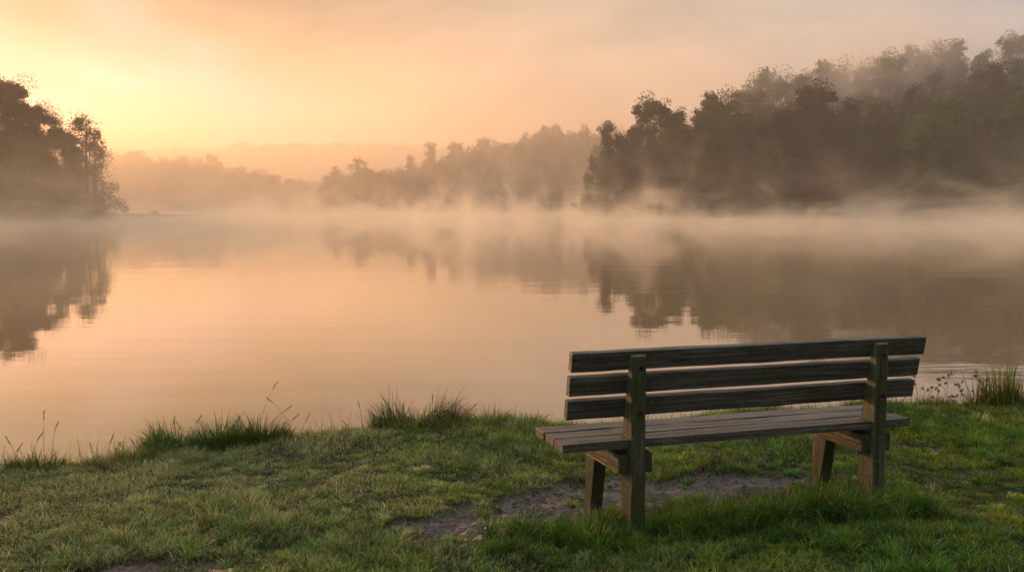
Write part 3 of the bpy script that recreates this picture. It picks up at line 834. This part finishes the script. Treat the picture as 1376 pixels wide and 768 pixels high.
# ------------------------------------------------------------------ grass
def blades(P, h, w, lean_, az, col, tipcol=None, curve=1.6, seed=0):
    'P (n,3) roots; returns V, loops, counts, cols.  Each blade: 3 segments, tapered, bending over'
    n = len(P)
    lv = np.array([0, .38, .72, 1.0]); wd = np.array([1, .85, .55, 0])
    dx, dy = np.cos(az), np.sin(az)
    face = az + math.pi/2 + np.random.default_rng(seed).uniform(-.9, .9, n)
    fx, fy = np.cos(face), np.sin(face)
    rows = []
    for i, (t, ww) in enumerate(zip(lv, wd)):
        out = lean_*h*t**curve
        up = h*t*np.sqrt(np.maximum(1-(lean_*t)**2*.75, .12))
        c = P + np.stack([dx*out, dy*out, up], 1)
        o = np.stack([fx, fy, np.zeros(n)], 1)*(w*ww*.5)[:, None]
        if i < 3: rows += [c-o, c+o]
        else: rows += [c]
    V = np.stack(rows, 1).reshape(-1, 3)
    b = (np.arange(n)*7)[:, None]
    f = np.array([0, 1, 3, 2, 2, 3, 5, 4, 4, 5, 6])
    loops = (b+f).ravel()
    counts = np.tile([4, 4, 3], n)
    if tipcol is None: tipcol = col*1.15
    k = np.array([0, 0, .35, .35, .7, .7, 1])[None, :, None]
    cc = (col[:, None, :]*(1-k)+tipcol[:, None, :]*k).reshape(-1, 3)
    return V, loops, counts, cc
def join_np(parts):
    V = []; L = []; C = []; K = []; o = 0
    for v, l, c, k in parts:
        V.append(v); L.append(np.asarray(l).ravel()+o); C.append(c); K.append(k); o += len(v)
    return np.concatenate(V), np.concatenate(L), np.concatenate(C), np.concatenate(K)
GREEN = np.array([.070, .150, .008]); DARKG = np.array([.028, .088, .020]); YEL = np.array([.20, .23, .010]); STRAW = np.array([.38, .32, .15]); BROWN = np.array([.12, .07, .025]); FROST = np.array([.36, .38, .24])
def grass_colour(x, y, g):
    n = len(x)
    a = fbm(x*2.3+11, y*2.3+5, 3); b = fbm(x*.9+31, y*.9+7, 3); c = fbm(x*4+1, y*4+77, 3)
    col = GREEN[None]*(1-sstep(.35, .62, a))[:, None] + YEL[None]*sstep(.35, .62, a)[:, None]*.75 + GREEN[None]*sstep(.35, .62, a)[:, None]*.25
    d = sstep(.45, .65, c)[:, None]; col = col*(1-d*.7)+DARKG*d*.7
    # drier, dew-laden turf to the left and along the bank
    dry = np.clip(.46-.25*(x+.7), .06, .68)*sstep(.36, .60, b) + .16*sstep(.8, .1, lip(x)-y)
    k = (g.random(n) < dry)
    col[k] = (STRAW*.55+FROST*.45)*(.5+.6*g.random((k.sum(), 1)))
    k = g.random(n) < .05; col[k] = BROWN*(.7+.7*g.random((k.sum(), 1)))
    return col*(.40+1.35*g.random((n, 1))**1.3)
def scatter(n, x0, x1, y0, y1, g):
    return g.uniform(x0, x1, n), g.uniform(y0, y1, n)
def turf():
    g = np.random.default_rng(5)
    X, Y, Hh, AZ, LN, CC = [], [], [], [], [], []
    def keep(x, y):
        md = mudmask(x, y); tf = sstep(.60, .68, fbm(x*8+60, y*8, 3))
        d = (1-md*(1-.5*tf))*(1-sstep(.15, .40, y-lip(x)))
        return g.random(len(x)) < d
    # short carpet
    for n, b in ((430000, (-3.4, 4.6, 3.6, 8.2)), (35000, (-7.5, -3.4, 2.5, 7)), (35000, (4.6, 8.5, 2.5, 9)), (25000, (-6, 6, 1.5, 3.6))):
        x, y = scatter(n, *b, g)
        k = keep(x, y); x, y = x[k], y[k]; n = len(x)
        X.append(x); Y.append(y)
        Hh.append((.014+.030*sstep(.35, .7, fbm(x*3.3+2, y*3.3+9, 3)))*g.uniform(.4, 1.5, n))
        AZ.append(g.uniform(0, 6.283, n)); LN.append(g.uniform(.3, 1.2, n)); CC.append(grass_colour(x, y, g))
    # small tussocks: blades spray out from a shared root, one tone per tussock
    for m, b in ((8200, (-3.4, 4.6, 3.6, 8.2)), (900, (-7.5, -3.4, 2.5, 7)), (900, (4.6, 8.5, 2.5, 9)), (600, (-6, 6, 1.5, 3.6))):
        cx, cyy = scatter(m, *b, g); k = keep(cx, cyy); cx, cyy = cx[k], cyy[k]; m = len(cx)
        rad = g.uniform(.018, .060, m); hh = g.uniform(.022, .055, m)*(.7+1.0*sstep(.4, .7, fbm(cx*1.6+8, cyy*1.6, 2)))
        cc = grass_colour(cx, cyy, g)*.6+GREEN*.4; cc = cc*g.uniform(.45, 1.5, (m, 1))
        cnt = (28+rad*1100).astype(int); i = np.repeat(np.arange(m), cnt); n = len(i)
        r = rad[i]*np.abs(g.normal(0, .6, n)); a = g.uniform(0, 6.283, n)
        X.append(cx[i]+r*np.cos(a)); Y.append(cyy[i]+r*np.sin(a))
        Hh.append(hh[i]*g.uniform(.5, 1.3, n)); AZ.append(a+g.normal(0, .5, n)); LN.append(g.uniform(.25, 1.15, n))
        CC.append(cc[i]*g.uniform(.75, 1.3, (n, 1)))
    # ragged fringe of taller tussocks right along the bank edge
    m = 1100; cx = g.uniform(-4.2, 5.4, m); cyy = lip(cx)+g.uniform(-.28, .10, m)
    rad = g.uniform(.02, .06, m); hh = g.uniform(.035, .085, m)*(.5+1.2*sstep(.35, .65, fbm(cx*2.6+3, cx*0+9, 2)))
    cc = grass_colour(cx, cyy, g)*g.uniform(.45, 1.1, (m, 1)); i = np.repeat(np.arange(m), 42); n = len(i)
    r = rad[i]*np.abs(g.normal(0, .6, n)); a = g.uniform(0, 6.283, n)
    X.append(cx[i]+r*np.cos(a)); Y.append(cyy[i]+r*np.sin(a)); Hh.append(hh[i]*g.uniform(.35, 1.4, n)/1.4)
    AZ.append(a+g.normal(0, .5, n)); LN.append(g.uniform(.2, 1.1, n)); CC.append(cc[i]*g.uniform(.6, 1.3, (n, 1)))
    m = 900; xx = g.uniform(-4.2, 5.4, m); xx = xx[fbm(xx*2.1+5, xx*0+2, 2) > .42]; m = len(xx)
    X.append(xx); Y.append(lip(xx)+g.uniform(-.2, .1, m)); Hh.append(g.uniform(.05, .17, m)); AZ.append(g.uniform(0, 6.283, m)); LN.append(g.uniform(.05, .7, m))
    CC.append((STRAW*.5+GREEN*.3)*g.uniform(.5, 1.2, (m, 1)))
    x = np.concatenate(X); y = np.concatenate(Y); h = np.concatenate(Hh); az = np.concatenate(AZ); ln = np.concatenate(LN); col = np.concatenate(CC)
    k = y-lip(x) < .35; x, y, h, az, ln, col = x[k], y[k], h[k], az[k], ln[k], col[k]
    n = len(x); z = ground_z(x, y)
    h = h*(1+.5*sstep(.45, .0, lip(x)-y))
    P = np.stack([x, y, z-.004], 1)
    # dew whitens some tips towards the left and the water
    dew = (g.random(n) < np.clip(.50-.14*x, .10, .8))[:, None]
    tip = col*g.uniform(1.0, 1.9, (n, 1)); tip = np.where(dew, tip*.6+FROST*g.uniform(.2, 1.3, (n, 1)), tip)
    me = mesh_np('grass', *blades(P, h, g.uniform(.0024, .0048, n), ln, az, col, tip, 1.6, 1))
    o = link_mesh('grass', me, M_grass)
    tag(o, 'short dewy turf covering the bank in front of the lake', 'grass', kind='stuff')
turf()
def long_grass():
    g = np.random.default_rng(9)
    P = []; hh = []; C = []
    # (photo x, photo y of the root, spread x, spread y, blades, height)
    spots = [(722, 722, .20, .07, 1300, .12), (775, 726, .18, .07, 1100, .13), (812, 706, .08, .05, 420, .12), (905, 712, .16, .06, 1200, .12), (960, 706, .22, .06, 1600, .14),
             (1020, 700, .20, .06, 1500, .15), (1075, 692, .18, .06, 1400, .17), (1125, 688, .14, .06, 1300, .17), (1142, 668, .08, .04, 500, .14), (1225, 688, .18, .06, 1100, .15),
             (1175, 702, .16, .05, 700, .08), (857, 728, .14, .04, 500, .07), (700, 742, .22, .08, 700, .09), (900, 745, .5, .08, 1500, .08), (1120, 725, .5, .10, 1700, .09), (1290, 715, .3, .1, 700, .08),
             (1105, 655, .10, .05, 400, .10)]
    for x, y, sx, sy, n, h in spots:
        cx, cyy = px(x, y)
        # clumped roots
        nc = max(6, n//60)
        ccx = g.normal(cx, sx*.55, nc); ccy = g.normal(cyy, sy*.8, nc)
        i = g.integers(0, nc, n)
        xx = ccx[i]+g.normal(0, .018, n); yy = ccy[i]+g.normal(0, .018, n)
        P.append(np.stack([xx, yy, ground_z(xx, yy)-.005], 1)); chh = h*g.uniform(.6, 1.2, nc)
        hh.append(chh[i]*g.uniform(.5, 1.15, n))
        tone = g.random(nc)[i][:, None]
        c = DARKG*(1-tone)+(GREEN*1.2+np.array([.01, .012, 0]))*tone
        kk = g.random(n) < .06; c[kk] = STRAW*.7
        C.append(c*(.6+.8*g.random((n, 1))))
    P = np.concatenate(P); h = np.concatenate(hh); C = np.concatenate(C); n = len(P)
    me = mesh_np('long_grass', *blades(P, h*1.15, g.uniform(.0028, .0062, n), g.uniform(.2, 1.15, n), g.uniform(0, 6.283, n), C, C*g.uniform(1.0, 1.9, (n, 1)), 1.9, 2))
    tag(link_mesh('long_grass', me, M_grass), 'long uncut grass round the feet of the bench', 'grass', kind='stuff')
long_grass()

def clods():
    g = np.random.default_rng(31)
    bm = bmesh.new(); bmesh.ops.create_icosphere(bm, subdivisions=1, radius=1)
    bv = np.array([v.co[:] for v in bm.verts]); bf = np.array([[v.index for v in f.verts] for f in bm.faces]); bm.free()
    x = g.uniform(-1.2, 2.6, 60000); y = g.uniform(3.9, 6.2, 60000)
    k = (mudmask(x, y) > .6) & (g.random(60000) < .03+.25*sstep(.5, .65, fbm(x*6+4, y*6, 2))); x, y = x[k][:2600], y[k][:2600]
    z = ground_z(x, y); n = len(x)
    sz = .0025+.009*g.random(n)**3
    V = bv[None]*(1+.35*g.normal(size=(n, len(bv), 1)).clip(-1, 1))*(sz[:, None, None]*np.stack([g.uniform(.7, 1.5, n), g.uniform(.7, 1.5, n), g.uniform(.45, .8, n)], 1)[:, None, :])
    V = V+np.stack([x, y, z+.0015], 1)[:, None, :]
    L = (bf[None]+(np.arange(n)*len(bv))[:, None, None]).ravel()
    o = link_mesh('soil_crumbs', mesh_np('soil_crumbs', V.reshape(-1, 3), L, np.full(n*len(bf), 3)), m_plain('crumbled_soil', (.045, .034, .028), .6))
    tag(o, 'crumbs of wet soil and grit scattered over the bare mud', 'soil', kind='stuff')
    # litter: dead leaf scraps and cut grass stems lying in the turf
    n = 420; x = g.uniform(-3.2, 3.6, n); y = g.uniform(3.9, 7.2, n); k = y < lip(x)-.1; x, y = x[k], y[k]; n = len(x)
    c = np.stack([x, y, ground_z(x, y)+g.uniform(.008, .03, n)], 1)
    a = g.uniform(0, 6.28, n); l = g.uniform(.008, .022, n); w = l*g.uniform(.2, .6, n); t = g.uniform(-.4, .4, n)
    u = np.stack([np.cos(a), np.sin(a), t], 1)*l[:, None]; v = np.stack([-np.sin(a), np.cos(a), g.uniform(-.3, .3, n)], 1)*w[:, None]
    V = np.stack([c-u, c-u*.2+v, c+u, c-u*.2-v], 1).reshape(-1, 3)
    cols = np.array([[.20, .12, .05], [.30, .24, .12], [.12, .06, .03]])[g.integers(0, 3, n)]*g.uniform(.6, 1.2, (n, 1))
    o = link_mesh('leaf_litter', mesh_np('leaf_litter', V, np.arange(4*n), np.full(n, 4), np.repeat(cols, 4, 0)), M_grass)
    tag(o, 'small dead leaf scraps lying in the turf', 'litter', kind='stuff')
clods()

def tuft(x, y, n, h, spread, cols, label, name='grass_tuft', group=None, lean_=(.2, .9), az=None, width=(.003, .006), curve=1.7, seed=0, dz=0, cat='grass tuft', aniso=1.0):
    g = np.random.default_rng(seed+100)
    a = g.uniform(0, 2*math.pi, n); r = spread*np.sqrt(g.random(n))
    xx = r*np.cos(a)*aniso; yy = r*np.sin(a)*.6
    wx, wy = x+xx, y+yy
    z0 = float(ground_z(np.array([x]), np.array([y]))[0])
    zz = ground_z(wx, wy)-z0
    P = np.stack([xx, yy, np.maximum(zz, -.12)-.01], 1)
    if az is None: az_ = np.arctan2(yy, xx)+g.normal(0, .7, n)
    else: az_ = g.normal(az[0], az[1], n)
    hs = 1.45*h*(1-.55*(r/spread)**1.5)*(.30+.80*g.random(n)**1.4)
    c = np.array(cols)[g.integers(0, len(cols), n)]*(.6+.8*g.random((n, 1)))
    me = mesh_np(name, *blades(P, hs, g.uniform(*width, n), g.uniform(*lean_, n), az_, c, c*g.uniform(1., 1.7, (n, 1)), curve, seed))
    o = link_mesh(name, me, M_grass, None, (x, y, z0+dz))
    return tag(o, label, cat, group)
DG, GG, YY, SS, BB = DARKG, GREEN, YEL, STRAW*.6, BROWN
def bankpt(pxx, back=.08):
    'a point on the bank edge under photo column pxx'
    X = np.linspace(-6, 7, 2600); Yl = lip(X)-back
    i = np.argmin(np.abs(X/Yl-(pxx-688)/F)); return float(X[i]), float(Yl[i])
for pxx, n, h, sp, cols, lab, kw in [
    (40, 420, .13, .20, [GG, SS, DG], 'ragged tuft of mixed green and straw grass at the far left of the bank edge', {}),
    (14, 200, .11, .10, [GG, SS], 'small straw-tipped tuft cut by the left edge of the view', {}),
    (108, 120, .08, .14, [GG, YY, SS], 'low thin tuft between the far left tuft and the dark clump', {}),
    (214, 1000, .20, .16, [DG, GG], 'dark spiky clump leaning left at the water edge', dict(az=(2.9, .9))),
    (292, 1900, .21, .24, [DG, DG, GG], 'dense dark green clump on the bank, left of the twin dome of grass', {}),
    (340, 1700, .19, .23, [DG, GG, BB*.7], 'rounded dark clump with the tallest seed stalks above it', {}),
    (415, 240, .09, .12, [GG, BB, YY], 'short brownish tuft between the dark clumps and the rushes', {}),
    (448, 260, .09, .12, [GG, YY, SS], 'short pale tuft just left of the rushes', {}),
    (530, 760, .25, .17, [DG, BB*.8, DG], 'spiky rush clump fanning out to the left at the bank edge', dict(az=(2.7, .8), lean_=(.25, 1.15), width=(.003, .005), curve=1.35)),
    (590, 820, .24, .18, [BB*.6, DG*.8, DG*.7], 'spiky rush clump fanning out to the right at the bank edge', dict(az=(.35, .7), lean_=(.25, 1.15), width=(.0035, .0055), curve=1.35)),
    (560, 420, .11, .17, [GG, DG], 'low green grass joining the two rush clumps', {}),
    (662, 620, .15, .15, [GG, DG, YY], 'green leafy tuft between the rushes and the bench', {}),
    (706, 320, .11, .10, [GG, YY], 'yellow-green tuft just left of the bench seat', {}),
    (1215, 300, .10, .14, [GG, YY, BB], 'low grass tuft behind the right end of the bench', {}),
    (1262, 420, .12, .16, [GG, YY, SS], 'yellowish tuft at the foot of the dry weeds', {}),
]:
    x, y = bankpt(pxx)
    tuft(x, y, n, h, sp, cols, lab, seed=pxx, **kw)
x, y = bankpt(1352, .0)
tuft(x, y, 620, .34, .17, [GG, YY, DG, BB], 'tall upright reeds at the right edge of the view', name='reed_clump', lean_=(.02, .32), width=(.005, .009), curve=1.3, seed=5, cat='reeds')
x, y = bankpt(1320, .0)
tuft(x, y, 160, .30, .09, [GG, YY, BB], 'short reddish reeds just left of the tall reeds', name='reed_clump', lean_=(.05, .5), width=(.004, .007), curve=1.3, seed=6, cat='reeds')

M_seed = m_plain('dry_seed', (.13, .075, .04), .8)
M_stalk = m_plain('dry_stalk', (.17, .12, .06), .7)
def ico(bm, c, r, sz=1.8, rot=None):
    ret = bmesh.ops.create_icosphere(bm, subdivisions=1, radius=r)
    m = Matrix.Diagonal((1, 1, sz, 1))
    if rot is not None: m = rot.to_matrix().to_4x4() @ m
    bmesh.ops.transform(bm, matrix=Matrix.Translation(c) @ m, verts=ret['verts'])
def stalk(x, y, h, bend, az, label, heads='spike', name='seed_stalk', group=None, branches=0, thick=.0016, cat='seed stalk'):
    z0 = float(ground_z(np.array([x]), np.array([y]))[0])-.02; h *= 1.0
    root = empty(name, (x, y, z0)); tag(root, label, cat, group)
    pts = []
    for i in range(9):
        t = i/8
        o = bend*h*t**2.2
        pts.append(Vector((math.cos(az)*o+random.uniform(-1, 1)*.002, math.sin(az)*o, h*t*(1-.18*bend*t))))
    VV, QQ = [], []; ends = [(pts, thick)]
    for b in range(branches):
        i = random.randint(3, 7); p = pts[i]; a2 = random.random()*6.28; l = h*random.uniform(.12, .3)
        q = [p+Vector((math.cos(a2)*l*t*.8, math.sin(a2)*l*t*.8, l*t*(.9-.2*t))) for t in (0, .5, 1)]
        ends.append((q, thick*.7))
    for q, th in ends:
        v, f = tube(q, [th*(1-.55*i/(len(q)-1)) for i in range(len(q))], 5)
        o = len(VV); VV += v; QQ += [tuple(k+o for k in ff) for ff in f]
    link_mesh('stem', mesh_np('stem', VV, QQ, [4]*len(QQ), None, True), M_stalk, root)
    for q, th in ends:
        bm = bmesh.new()
        tip = q[-1]; d = (q[-1]-q[-2]).normalized(); rot = d.to_track_quat('Z', 'Y')
        if heads == 'spike':
            for k in range(9):
                t = k/8
                p = tip-d*t*.055+Vector([random.uniform(-1, 1)*.0035 for _ in range(3)])
                ico(bm, p, .0026, 2.2, rot)
        else:
            for k in range(7):
                ico(bm, tip+Vector([random.uniform(-1, 1)*.009 for _ in range(3)]), .0055, 1.0)
        me = bpy.data.meshes.new('seed_head'); bm.to_mesh(me); bm.free()
        link_mesh('seed_head', me, M_seed, root)
    return root
# tall stalks on the left and middle of the bank: (column, height, bend, azimuth, label)
for pxx, h, b, az, lab in [
    (30, .24, .30, .6, 'thin bent stalk rising from the far left tuft'),
    (48, .36, .10, 1.8, 'tallest straight stalk over the far left tuft'),
    (58, .30, .15, .2, 'second stalk beside the tallest one in the far left tuft'),
    (12, .22, .35, 2.9, 'short stalk curving left at the left edge of the view'),
    (8, .17, .25, .2, 'shortest stalk at the left edge of the view'),
    (117, .16, .25, 2.6, 'single small stalk standing clear on the low bank'),
    (135, .20, .20, .3, 'stalk with a nodding head on the low bank, left of its pair'),
    (142, .15, .40, .4, 'short leaning stalk next to the nodding one'),
    (160, .14, .45, 2.7, 'fine stalk leaning left before the dark spiky clump'),
    (176, .16, .30, 2.9, 'dark-headed stalk at the left foot of the spiky clump'),
    (250, .26, .25, .4, 'stalk standing in the gap right of the spiky clump'),
    (244, .22, .35, 2.8, 'left-leaning stalk in the gap right of the spiky clump'),
    (222, .25, .20, 1.2, 'stalk growing up through the dark spiky clump'),
    (312, .24, .10, 1.0, 'upright stalk over the dense dark clump'),
    (342, .46, .28, .35, 'tallest stalk of the bank, dark head leaning right'),
    (350, .30, .60, .2, 'low stalk arching right under the tallest stalk'),
    (388, .34, .55, 2.9, 'long stalk arching left beside the tallest one'),
    (374, .22, .50, .2, 'arched stalk dropping to the right of the dark clump'),
    (400, .20, .30, .4, 'small upright stalk left of the brownish tuft'),
    (465, .12, .40, 2.7, 'short bent stalk left of the rushes'),
    (484, .25, .15, 2.6, 'thin pale stalk just left of the rush clump'),
    (580, .26, .05, 1.4, 'straight stalk standing in the middle of the rushes'),
    (622, .20, .45, .1, 'stalk nodding right at the end of the rushes'),
    (702, .13, .80, 2.9, 'dark stalk bent low left of the bench seat'),
    (728, .12, .50, .3, 'short dark stalk touching the outline of the bench seat'),
]:
    x, y = bankpt(pxx, .06)
    stalk(x, y, h, b, az, lab)
for pxx, h, b, az, br, lab in [
    (1240, .26, .12, 2.6, 3, 'dry brown weed with a rusty flower head beside the bench back'),
    (1253, .18, .25, .3, 3, 'short dry weed second from the bench back'),
    (1268, .24, .08, 1.8, 4, 'twin-headed dry weed in the middle of the weeds'),
    (1280, .27, .05, 1.0, 3, 'tallest slender weed in the middle of the weeds'),
    (1291, .17, .30, .2, 3, 'low bushy weed right of the tallest slender weed'),
    (1299, .14, .60, 2.9, 2, 'weed bent almost flat over the water'),
    (1312, .24, .45, 2.8, 4, 'dark branching weed leaning left beside the reeds'),
    (1328, .30, .15, 2.5, 5, 'rust-headed weed at the left side of the reeds'),
    (1340, .26, .30, 2.7, 4, 'brown weed standing among the short reeds'),
]:
    x, y = bankpt(pxx, .03)
    stalk(x, y, h, b, az, lab, heads='round', name='dry_weed', branches=br, thick=.0020, cat='weed')
